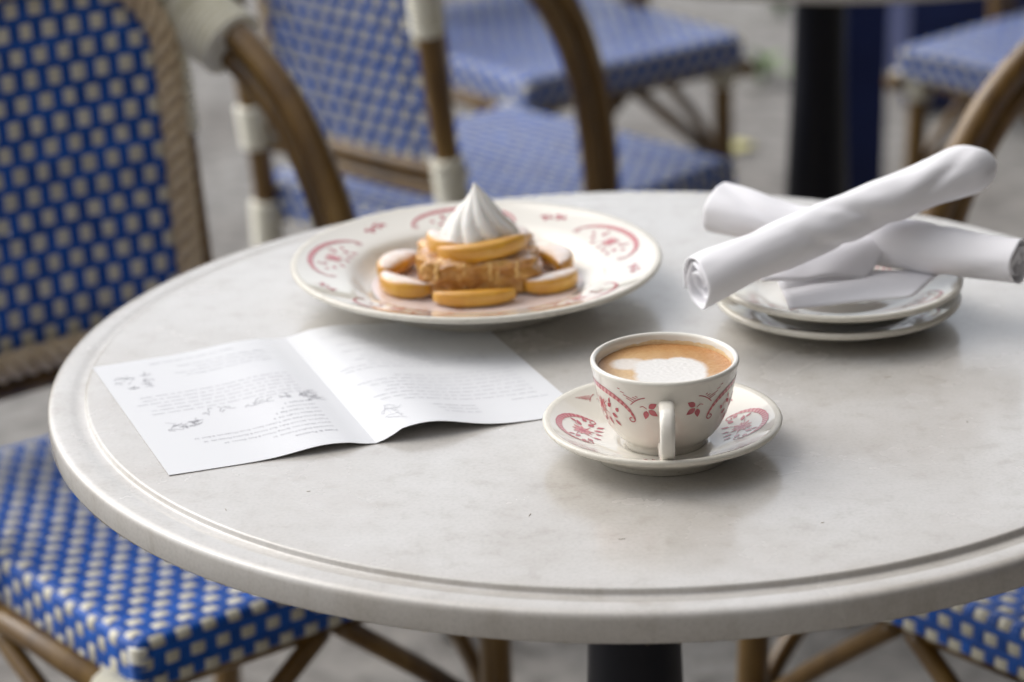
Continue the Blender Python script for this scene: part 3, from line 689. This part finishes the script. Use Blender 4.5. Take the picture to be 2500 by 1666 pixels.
# a skirt so the coffee has a body inside the cup
base = len(v)
for k in range(na): a = 2*pi*k/na; v.append((0.033*cos(a), 0.033*sin(a), 0.0225)); pos.append((cr*cos(a), cr*sin(a)))
for k in range(na): f.append((1+(nr-1)*na+k, base+k, base+(k+1) % na, 1+(nr-1)*na+(k+1) % na))
v.append((0, 0, 0.0225)); pos.append((0, 0))
for k in range(na): f.append((base+k, len(v)-1, base+(k+1) % na))
cof = mobj('latte', v, f, M_coffee); cof.matrix_world = on_table(SX+0.0015, SY-0.002, CUPZ)
ca = cof.data.color_attributes.new('foam', 'FLOAT_COLOR', 'POINT')
def foam(x, y):
    x /= cr; y /= cr
    wx = x+0.05*noise.noise(Vector((x*3, y*3, 5))); wy = y+0.05*noise.noise(Vector((x*3, y*3, 9)))
    # heart: lobes away from the camera, point towards it
    hx = (wx-0.08)/0.57; hy = (wy+0.22)/0.56
    hh = hx*hx + (hy*0.95-0.42*sqrt(abs(hx)+0.02)*0.8)**2 - 0.9 if hy > 0 else hx*hx*(1.0+0.35*hy*0)+ (hy*0.72)**2-0.82
    n1 = noise.noise(Vector((x*7, y*7, 1)))*0.08+noise.noise(Vector((x*26, y*26, 3)))*0.05+noise.noise(Vector((x*70, y*70, 6)))*0.04
    e = hh+n1
    crema = Vector((0.42, 0.185, 0.035)); pale = Vector((0.66, 0.45, 0.22)); white = Vector((0.74, 0.72, 0.69)); dark = Vector((0.22, 0.10, 0.03))
    rr_ = hypot(x, y)
    g_ = max(0, min(1, 0.55-0.75*x*0.6-0.25*y+n1*2))           # right/back is richer crema, left is paler
    c_ = crema.lerp(pale, g_)*(1+0.16*noise.noise(Vector((x*90, y*90, 11)))*max(0.25, rr_))
    fine = noise.noise(Vector((x*60, y*60, 7)))
    if rr_ > 0.72: c_ = c_.lerp(Vector((0.52, 0.26, 0.115)) if fine > 0 else Vector((0.40, 0.17, 0.05)), min(1, (rr_-0.72)/0.28)*0.75)
    if x < -0.55: c_ = c_.lerp(dark, min(1, (-0.55-x)/0.4)*(0.35+0.5*max(0, fine)+0.2))
    if x < -0.05 and y > -0.05:   # a second ghost of milk on the left
        e2 = ((x+0.52)/0.30)**2+((y-0.22)/0.26)**2-0.8+n1*2.2
        c_ = c_.lerp(white, max(0, min(1, (0.35-e2)/0.7))*0.8)
    if y < -0.2: c_ = c_.lerp(Vector((0.74, 0.60, 0.44)), min(1, (-0.2-y)/0.5)*0.55*(1 if abs(x-0.1) < 0.75 else 0.35))
    c_ = c_.lerp(white, max(0, min(1, (0.16-e)/0.27)))
    return c_
for i, (x, y) in enumerate(pos): ca.data[i].color = (*foam(x, y), 1)
tag(cof, 'latte with a white poured heart and brown crema inside the cup', 'coffee')

# ------------------------------------------------------------------ menu
NL, FL, FB, FT = Vector((-0.284, -0.181)), Vector((-0.355, 0.006)), Vector((-0.162, -0.139)), Vector((-0.231, 0.053))
BRc, TRc = Vector((-0.0336, -0.098)), Vector((-0.107, 0.093))
PWL, PWR, PH = 0.126, 0.134, 0.204
def paper(s, t):
    """s: signed distance from the fold in page widths, t: 0 near edge .. 1 far edge"""
    fold = FB.lerp(FT, t)
    if s < 0:
        q = fold.lerp(NL.lerp(FL, t), -s); a = -s
        z = 0.0042*exp(-((a-0.24)/0.2)**2)*(1-0.35*t) * min(1, a/0.12)
    else:
        q = fold.lerp(BRc.lerp(TRc, t), s)
        z = 0.0092*exp(-((s-0.24)/0.24)**2)*(1-0.55*t) * min(1, s/0.12)
    return Vector((q.x, q.y, 0.0006+z))
ns, nt_ = 48, 12
v = []; f = []
for j in range(nt_+1):
    for i in range(ns+1): v.append(paper(-1+2*i/ns, j/nt_))
for j in range(nt_):
    for i in range(ns): f.append((j*(ns+1)+i, j*(ns+1)+i+1, (j+1)*(ns+1)+i+1, (j+1)*(ns+1)+i))
menu = empty('menu', on_table(0, 0, 0))
def page(name, i0, i1):
    idx = {}; vv = []; ff = []
    for j in range(nt_+1):
        for i in range(i0, i1+1): idx[(i, j)] = len(vv); vv.append(v[j*(ns+1)+i])
    for j in range(nt_):
        for i in range(i0, i1): ff.append((idx[(i, j)], idx[(i+1, j)], idx[(i+1, j+1)], idx[(i, j+1)]))
    o = mobj(name, vv, ff, M_paper, menu)
    md = o.modifiers.new('thickness', 'SOLIDIFY'); md.thickness = 0.00025; md.offset = -1; es = o.modifiers.new('crisp', 'EDGE_SPLIT'); es.split_angle = radians(40)
    return o
pgL = page('page', 0, ns//2); pgR = page('page', ns//2, ns)
def up(P): return P + Vector((0, 0, 0.00016))
def text_mesh(body, size):
    cu = bpy.data.curves.new('t', 'FONT'); cu.body = body; cu.size = size; cu.resolution_u = 1
    ob = bpy.data.objects.new('t', cu); COL.objects.link(ob)
    bpy.context.view_layer.update()
    me = bpy.data.meshes.new_from_object(ob.evaluated_get(bpy.context.evaluated_depsgraph_get()))
    vs = [p.co.copy() for p in me.vertices]; fs = [tuple(p.vertices) for p in me.polygons]
    bpy.data.objects.remove(ob, do_unlink=True); bpy.data.curves.remove(cu); bpy.data.meshes.remove(me)
    return vs, fs
# the legible block, upside down for the camera: reading starts by the fold and runs to the left
mb = MB()
LINES = [('Pizza & Focaccia', 1.3), ('Crescenza Stuffed Focaccia  21', 1), ('Oyster Mushrooms, Spring Onions & Feta Cheese  24', 1), ('Pepperoni, Broccoli Rabe, Red Onions & Smoked Mozzarella  25', 1),
         ('Margherita Pizza with Tomato Sauce, Fresh Mozzarella & Basil  23', 1), ('add White Truffle Oil  4', 1), ('add an Organic Egg  3', 1), ('add Prosciutto  8', 1), ('add Arugula  5', 1)]
for k, (tx, sz) in enumerate(LINES):
    vs, fs = text_mesh(tx, 0.00305*sz)
    if k in (2, 3, 4):      # squeeze the long lines to the column
        wmax = max(p.x for p in vs); want = (0.066, 0.077, 0.081)[k-2]
        for p in vs: p.x *= want/wmax
    t0 = 0.118+k*0.0335
    mb.add([up(paper(-(0.135+p.x/PWL), t0-p.y/PH)) for p in vs], fs)
tag(mb.build('printed_text', M_ink, pgL, False), kind='stuff')
# lines too small and soft to read: word shapes only
def greek(mb, s0, s1, t0, lines, dt, jag=0.25, first=None):
    for k in range(lines):
        t = t0+k*dt; s = s0; end = s1-(s1-s0)*random.random()*jag if not first or k else s0+(s1-s0)*first
        sg = 1 if s1 > s0 else -1
        while (end-s)*sg > 0.02:
            wl = random.uniform(0.02, 0.075)*sg; nl = max(2, int(abs(wl)/0.0085))
            for q in range(nl):
                a = s+wl*q/nl; b = a+wl/nl*0.72; h = random.choice((0.0055, 0.006, 0.0085))
                P = [paper(a, t-h/2), paper(b, t-h/2), paper(b, t+h/2), paper(a, t+h/2)]
                mb.add([up(p) for p in P], [(0, 1, 2, 3)])
            s += wl+0.013*sg
mb = MB()
greek(mb, -0.14, -0.93, 0.50, 6, 0.031, 0.12); greek(mb, -0.16, -0.62, 0.80, 4, 0.030, 0.35)
greek(mb, -0.09, -0.40, 0.475, 1, 0.03, 0.0); greek(mb, -0.30, -0.70, 0.945, 1, 0.03, 0.0)
tag(mb.build('printed_text', M_inkpale, pgL, False), kind='stuff')
mb = MB()
greek(mb, 0.90, 0.06, 0.225, 8, 0.033, 0.3); greek(mb, 0.60, 0.07, 0.545, 7, 0.031, 0.45); greek(mb, 0.82, 0.12, 0.80, 5, 0.031, 0.3)
greek(mb, 0.56, 0.34, 0.105, 3, 0.030, 0.1); greek(mb, 0.93, 0.78, 0.185, 1, 0.03, 0.0)
tag(mb.build('printed_text', M_inkpale, pgR, False), kind='stuff')
def sketch(mb, s0, s1, t0, t1, n, amp, seed):
    rnd = random.Random(seed)
    for k in range(n):
        s, t = rnd.uniform(s0, s1), rnd.uniform(t0, t1); a = rnd.uniform(0, 6.28); pts = []
        for q in range(rnd.randint(6, 14)):
            pts.append((s, t)); a += rnd.uniform(-0.9, 0.9); s += cos(a)*amp; t += sin(a)*amp*0.55
        for P in stroke(pts, rnd.uniform(0.0016, 0.0034)):
            mb.add([up(paper(x, y)) for x, y in P], [(0, 1, 2, 3)])
mb = MB()
sketch(mb, -0.84, -0.68, 0.34, 0.40, 22, 0.0065, 1); sketch(mb, -0.17, -0.11, 0.40, 0.46, 20, 0.0065, 2); sketch(mb, -0.68, -0.2, 0.425, 0.45, 16, 0.0075, 3); sketch(mb, -0.92, -0.78, 0.74, 0.86, 26, 0.0065, 4)
tag(mb.build('printed_drawing', M_ink, pgL, False), kind='stuff')
mb = MB()
sketch(mb, 0.13, 0.18, 0.09, 0.19, 12, 0.0075, 5); sketch(mb, 0.72, 0.86, 0.56, 0.66, 12, 0.007, 6)
tag(mb.build('printed_drawing', M_inkpale, pgR, False), kind='stuff')
tag(menu, 'open folded white menu card lying partly under the dessert plate', 'menu')

# ------------------------------------------------------------------ dessert plate
PX, PY = -0.1015, 0.126
plate = empty('soup_plate', on_table(PX, PY, 0.0006))
inner = [(0.0, 0.0075), (0.050, 0.0075), (0.066, 0.0078), (0.075, 0.0090), (0.0815, 0.0125), (0.0855, 0.0168), (0.0885, 0.0198), (0.0925, 0.0215), (0.100, 0.0232), (0.110, 0.0255), (0.120, 0.0282), (0.1245, 0.0296)]
lip = [(0.1245, 0.0296), (0.1265, 0.0301), (0.1282, 0.0298), (0.1290, 0.0287), (0.1288, 0.0272), (0.1278, 0.0260)]
under = [(0.1278, 0.0260), (0.120, 0.0236), (0.108, 0.0202), (0.098, 0.0172), (0.090, 0.0135), (0.0835, 0.0085), (0.0765, 0.0045), (0.0735, 0.0030), (0.0728, 0.0004), (0.0715, 0.0), (0.069, 0.0), (0.068, 0.0022), (0.0, 0.0026)]
v, f = lathe_vf(inner, 128); dish = mobj('dish', v, f, M_china, plate)
v, f = lathe_vf(lip+under[1:], 128); mobj('rim', v, f, M_worn, plate)
ps = Surf(inner)
for k in range(5):
    a = radians(168-72*k)
    print_on(ps, motif(2.5, 1.2), a, ps.c[-1]-0.0155, 0.112, -1, 0.00022, 'printed_motif', dish, -1)
    print_on(ps, sprig(-5, -1, -1.57, 1.15)+sprig(6, 1.5, -1.9, 1.15), a+radians(36), ps.c[-1]-0.012, 0.115, -1, 0.00022, 'printed_motif', dish, -1)
tag(plate, 'wide cream soup plate with red floral rim holding the dessert', 'plate')
def in_plate(x, y, z, rz=0): return on_table(PX+x, PY+y, 0.0006+z, rz)
# syrup pool
v = [(0, 0, 0.0008)]; f = []; n = 72
for i in range(1, 7):
    for k in range(n):
        a = 2*pi*k/n; rmax = 0.0735+0.0022*noise.noise(Vector((cos(a)*2, sin(a)*2, 0.3)))
        r_ = rmax*(i/6)**0.9; v.append((r_*cos(a), r_*sin(a), 0.0008+0.0004*noise.noise(Vector((r_*80, a*3, 1)))+(0.0010 if i >= 5 else 0)))
for k in range(n): f.append((0, 1+k, 1+(k+1) % n))
for i in range(5):
    for k in range(n): f.append((1+i*n+k, 1+(i+1)*n+k, 1+(i+1)*n+(k+1) % n, 1+i*n+(k+1) % n))
o = mobj('cream_sauce', v, f, M_syrup); o.matrix_world = in_plate(0, 0, 0.0080)
tag(o, 'pool of pale sweet cream and syrup in the well of the plate', 'sauce', None, 'stuff')
# the slab of french toast
def rbox(sx, sy, sz, n=12, pw=5.0, amp=0.0012, seed=0):
    v = []; f = []; idx = {}
    def P(x, y, z):
        l = (abs(x)**pw+abs(y)**pw+abs(z)**pw)**(1/pw); q = Vector((x/l*sx, y/l*sy, z/l*sz))
        d = noise.noise(q*140+Vector((seed, 0, 0)))*amp+noise.noise(q*420+Vector((seed, 3, 0)))*amp*0.45
        return q*(1+d/max(sx, sy, sz)*1.6) + Vector((0, 0, 0))
    def vid(a, b, c):
        k = (a, b, c)
        if k not in idx: idx[k] = len(v); v.append(P(2*a/n-1, 2*b/n-1, 2*c/n-1))
        return idx[k]
    for a in range(n):
        for b in range(n):
            f.append((vid(a, b, 0), vid(a, b+1, 0), vid(a+1, b+1, 0), vid(a+1, b, 0)))
            f.append((vid(a, b, n), vid(a+1, b, n), vid(a+1, b+1, n), vid(a, b+1, n)))
            f.append((vid(a, 0, b), vid(a+1, 0, b), vid(a+1, 0, b+1), vid(a, 0, b+1)))
            f.append((vid(a, n, b), vid(a, n, b+1), vid(a+1, n, b+1), vid(a+1, n, b)))
            f.append((vid(0, a, b), vid(0, a, b+1), vid(0, a+1, b+1), vid(0, a+1, b)))
            f.append((vid(n, a, b), vid(n, a+1, b), vid(n, a+1, b+1), vid(n, a, b+1)))
    return v, f
cake = empty('french_toast', in_plate(0.0015, 0.008, 0.0098, radians(4)))
v, f = rbox(0.0405, 0.034, 0.0125, 26, 7, 0.0030, 2)
o = mobj('slice', [p+Vector((0, 0, 0.0120)) for p in map(Vector, v)], f, M_cake, cake)
mb = MB()   # syrup runs down the front
for x, l in ((-0.012, 0.022), (0.006, 0.018), (0.011, 0.026), (0.024, 0.015), (-0.031, 0.013)):
    P = [(x+0.0006*sin(k*1.7), -0.0335-0.0006*sin(k*0.9), 0.0235-l*0.8*k/6) for k in range(7)]
    v, f = tube_vf(P, lambda t: 0.0011+0.0008*t, 8); mb.add(v, f)
M_run = mat('syrup_run', (0.72, 0.46, 0.16), 0.1, 0.5, coat=0.6)
tag(mb.build('syrup_runs', M_run, cake), kind='stuff')
tag(cake, 'golden slab of french toast under the whipped cream', 'dessert')
# peach slices
def slice_mesh(arc, rad, h, wd):
    ln_seed = arc*13+wd*777+h*350
    v = []; f = []; m = 22; K = 12
    for i in range(m+1):
        t = i/m; a = -arc/2+arc*t; e = max(0.0, 1-abs(2*t-1)**2.0)**0.55
        cx, cy = rad*sin(a), rad*(1-cos(a))
        out = Vector((sin(a), -cos(a), 0))
        wob = 1+0.16*noise.noise(Vector((t*2.6, arc*7, wd*900)))
        for k in range(K):
            b = 2*pi*(k+0.5)/K; px, pz = cos(b), sin(b)
            # a wedge lying on its side: rounded skin outside, flat cut faces on top and inside
            sq = lambda q, p_: (abs(q)**p_)*(1 if q >= 0 else -1)
            hh = h*0.5*(1-0.30*max(0, -sq(px, 0.6)))
            v.append(Vector((cx, cy, h*0.5))+out*(sq(px, 0.62)*wd*0.55*e*wob)+Vector((0, 0, sq(pz, 0.45)*hh*(0.45+0.55*e)*(1+0.12*noise.noise(Vector((t*3.1, ln_seed, px)))))))
    for i in range(m):
        for k in range(K): f.append((i*K+k, i*K+(k+1) % K, (i+1)*K+(k+1) % K, (i+1)*K+k))
    f.append(tuple(range(K-1, -1, -1))); f.append(tuple(m*K+k for k in range(K)))
    return v, f
def slice_(x, y, z, rz, ln, bend, h, wd, m_, label, tilt=0.0, roll=0.0):
    rad = ln/(2*sin(bend/2)); v, f = slice_mesh(bend, rad, h, wd)
    o = mobj('peach_slice', v, f, m_); o.matrix_world = in_plate(x, y, z, rz) @ Matrix.Rotation(tilt, 4, 'X') @ Matrix.Rotation(roll, 4, 'Y')
    tag(o, label, 'peach slice', 'peach slices on the dessert'); return o
slice_(-0.001, -0.0435, 0.0088, radians(3), 0.058, 1.0, 0.0115, 0.0125, M_peach, 'long peach slice lying in front of the french toast')
slice_(0.0545, -0.017, 0.0088, radians(35), 0.043, 1.4, 0.0135, 0.0165, M_peach_sugar, 'sugared peach slice at the right front corner of the toast')
slice_(0.0575, 0.029, 0.0088, radians(115), 0.042, 1.5, 0.016, 0.018, M_peach_sugar, 'sugared peach slice at the right back corner of the toast')
slice_(-0.0535, -0.0165, 0.0088, radians(-43), 0.045, 1.5, 0.0135, 0.0155, M_peach_sugar, 'sugared peach slice at the left front corner of the toast')
slice_(-0.0585, 0.029, 0.0088, radians(-120), 0.042, 1.4, 0.0145, 0.018, M_peach_sugar, 'sugared peach slice at the left back corner of the toast')
slice_(0.006, -0.0165, 0.0325, radians(5), 0.063, 1.5, 0.0140, 0.014, M_peach, 'curved peach slice on top of the toast against the cream', 0.0, -0.10)
slice_(-0.0245, 0.002, 0.0320, radians(-58), 0.040, 1.5, 0.0140, 0.013, M_peach_sugar, 'sugared peach slice on top of the toast beside the cream')
slice_(0.022, 0.026, 0.0320, radians(150), 0.040, 1.5, 0.0120, 0.013, M_peach_sugar, 'peach slice on top of the toast behind the cream')
# whipped cream
v = []; f = []; m, n = 34, 108
pr = [(0.0, 0.0205), (0.03, 0.0248), (0.09, 0.0283), (0.18, 0.0288), (0.3, 0.0262), (0.45, 0.0208), (0.6, 0.0148), (0.74, 0.0092), (0.86, 0.0048), (0.95, 0.0019), (1.0, 0.0003)]
def prr(t):
    for (a, ra), (b, rb) in zip(pr, pr[1:]):
        if t <= b: return ra+(rb-ra)*(t-a)/(b-a)
    return pr[-1][1]
for i in range(m+1):
    t = i/m; z = 0.0465*t; r0 = prr(t)
    for k in range(n):
        a = 2*pi*k/n; ph = 10*(a+0.55*t+0.45*t*t)+1.1*noise.noise(Vector((cos(a)*1.4, sin(a)*1.4, 3.0+t)))
        fl = abs(cos(ph/2))**0.75; dp = 0.17+0.10*noise.noise(Vector((cos(a)*2.2, sin(a)*2.2, 7.0)))
        r_ = r0*(1.0-dp*(1-0.3*t)*(1-fl)+0.07*(1-t)*noise.noise(Vector((cos(a)*1.1, sin(a)*1.1, t*2.5)))+0.012*noise.noise(Vector((cos(a)*9, sin(a)*9, t*14))))
        v.append((r_*cos(a)-0.0028*t**3+0.0008*sin(t*9), r_*sin(a)+0.0012*sin(t*7), z+(0.0016*noise.noise(Vector((cos(a)*1.7, sin(a)*1.7, 5)))*(1-t)**3)))
for i in range(m):
    for k in range(n): f.append((i*n+k, i*n+(k+1) % n, (i+1)*n+(k+1) % n, (i+1)*n+k))
f.append(tuple(range(n-1, -1, -1))); f.append(tuple(m*n+k for k in range(n)))
o = mobj('whipped_cream', v, f, M_creamy); o.matrix_world = in_plate(0.0025, 0.010, 0.0338, 0.3)
tag(o, 'peaked swirl of whipped cream on top of the french toast', 'whipped cream')

# ------------------------------------------------------------------ side plates
QX, QY = 0.143, 0.066
inner = [(0.0, 0.0050), (0.040, 0.0050), (0.050, 0.0056), (0.056, 0.0082), (0.061, 0.0112), (0.070, 0.0140), (0.0785, 0.0166)]
lip = [(0.0785, 0.0166), (0.0805, 0.0174), (0.0820, 0.0172), (0.0828, 0.0160), (0.0825, 0.0142), (0.0812, 0.0130)]
under = [(0.0812, 0.0130), (0.074, 0.0104), (0.064, 0.0066), (0.057, 0.0034), (0.0515, 0.0018), (0.0505, 0.0003), (0.0495, 0.0), (0.047, 0.0), (0.046, 0.0015), (0.0, 0.0018)]
def side_plate(z, dx, dy, label):
    o = empty('side_plate', on_table(QX+dx, QY+dy, z))
    v, f = lathe_vf(inner, 112); d = mobj('dish', v, f, M_china, o)
    v, f = lathe_vf(lip+under[1:], 112); mobj('rim', v, f, M_worn, o)
    sf = Surf(inner)
    for k in range(4): print_on(sf, motif(1.2, 1.0), radians(-35+90*k), sf.c[-1]-0.0125, 0.068, -1, 0.00018, 'printed_motif', d, -1)
    tag(o, label, 'plate', 'stacked side plates'); return o
side_plate(0.0002, 0.0, 0.0, 'cream side plate at the bottom of the stack, standing on the table')
side_plate(0.0128, 0.0008, -0.0012, 'cream side plate on top of the stack, carrying the rolled napkins')

# ------------------------------------------------------------------ rolled napkins
CREASE = ((1.2, 0.10, 0.33, 0.13, 0.16), (1.9, 0.42, 0.46, 0.12, 0.14), (-0.9, 0.75, 0.78, 0.13, 0.13), (0.8, 0.62, 0.13, 0.12, 0.13), (2.3, 0.88, 0.62, 0.14, 0.11), (1.5, 0.25, 0.55, 0.10, 0.12))
def napkin(P0, P1, rad, label, seed, flat_=0.92, turns=3.2, sag=0.0, swell=(), close=False):
    P0, P1 = Vector(P0), Vector(P1); ax = (P1-P0).normalized(); ln = (P1-P0).length
    side = ax.cross(Vector((0, 0, 1))).normalized(); upv = side.cross(ax).normalized()
    na, nu = 90, 90; v = []; f = []
    for j in range(nu+1):
        t = j/nu; c = P0.lerp(P1, t)+upv*(sag*sin(pi*t))
        c += upv*(0.0022*noise.noise(Vector((t*3.1, seed, 0))))+side*(0.0025*noise.noise(Vector((t*2.7, seed, 4))))
        sc = 1+0.10*noise.noise(Vector((t*4.0, seed, 8)))
        for (tc, amt, wdt) in swell: sc += amt*exp(-((t-tc)/wdt)**2)
        if close and t > 0.90: sc *= sqrt(max(0.02, 1-((t-0.90)/0.1)**2*0.92))
        for i in range(na*2+1):
            s = i/(na*2); th = 3.75 + 2*pi*turns*(s-1) + 0.35*(t-0.5)
            rr_ = rad*sc*(0.24+0.76*s**0.75)
            wr = 1+0.10*s*noise.noise(Vector((cos(th)*0.9+seed, sin(th)*0.9, t*3.2)))+0.03*s*noise.noise(Vector((cos(th)*2.4+seed, sin(th)*2.4, t*11)))
            # slanting creases pulled by the roll: narrow valleys with a soft ridge beside them
            for (sl_, ph_, tc, wt, am) in CREASE:
                q_ = ((th/(2*pi)+t*sl_+ph_+seed*0.37) % 1.0)-0.5
                wd_ = exp(-((t-tc)/wt)**2)*s
                wr += wd_*am*(-exp(-(q_/0.045)**2)+0.6*exp(-((q_-0.11)/0.07)**2))
            eg = (abs(2*t-1)**14)
            end = eg*(0.0050*noise.noise(Vector((s*5.0, seed, 2 if t < 0.5 else 6)))+0.0022*noise.noise(Vector((th*0.9, seed, 3))))
            rag = 1+eg*0.10*noise.noise(Vector((cos(th)*1.5, sin(th)*1.5+seed, s*6)))
            v.append(c + side*(cos(th)*rr_*wr*rag*1.04) + upv*(sin(th)*rr_*wr*rag*flat_) + ax*(end + 0.004*(1-s)*(1 if t < 0.5 else -1)*(abs(2*t-1)**6)))
    w_ = na*2+1
    for j in range(nu):
        for i in range(na*2): f.append((j*w_+i, j*w_+i+1, (j+1)*w_+i+1, (j+1)*w_+i))
    e = empty('rolled_napkin', MT)
    o = mobj('roll', v, f, M_linen, e); md = o.modifiers.new('cloth', 'SOLIDIFY'); md.thickness = 0.0011; md.offset = 0
    tag(e, label, 'napkin', 'rolled white napkins'); return e
n1 = napkin((0.043, 0.004, 0.0470), (0.250, 0.092, 0.0985), 0.0180, 'rolled white napkin lying on top, across the other one', 1.0, 0.95, 2.6, 0.003, ((0.90, 0.10, 0.10), (0.03, 0.12, 0.12), (0.62, -0.06, 0.12), (0.38, 0.05, 0.1)), close=True)
n2 = napkin((0.066, 0.145, 0.0555), (0.260, 0.030, 0.0485), 0.0178, 'rolled white napkin underneath, its flap spread on the plate', 4.4, 0.95, 2.3, -0.004, ((0.0, 0.14, 0.16), (0.28, -0.12, 0.1), (0.60, 0.14, 0.14)))
def sheet(name, corners, parent, amp, seed, hem=True, nu=22, nv=16):
    a, b, c, d = [Vector(q) for q in corners]; v = []; f = []
    for j in range(nv+1):
        for i in range(nu+1):
            s, t = i/nu, j/nv; p_ = a.lerp(b, s).lerp(d.lerp(c, s), t)
            p_.z += amp*noise.noise(Vector((s*2.2+seed, t*2.2, 0)))+amp*1.1*sin(pi*s)*sin(pi*t)
            v.append(p_)
    for j in range(nv):
        for i in range(nu): f.append((j*(nu+1)+i, j*(nu+1)+i+1, (j+1)*(nu+1)+i+1, (j+1)*(nu+1)+i))
    o = mobj(name, v, f, M_linen, parent); md = o.modifiers.new('cloth', 'SOLIDIFY'); md.thickness = 0.001; md.offset = 0
    return o
sheet('flap', [(0.088, 0.036, 0.0375), (0.160, 0.048, 0.0345), (0.190, 0.078, 0.0640), (0.105, 0.095, 0.052)], n2, 0.004, 2.0)
sheet('hem', [(0.104, 0.004, 0.0290), (0.186, 0.016, 0.0312), (0.212, 0.056, 0.0345), (0.100, 0.070, 0.0330)], n2, 0.0016, 6.0)
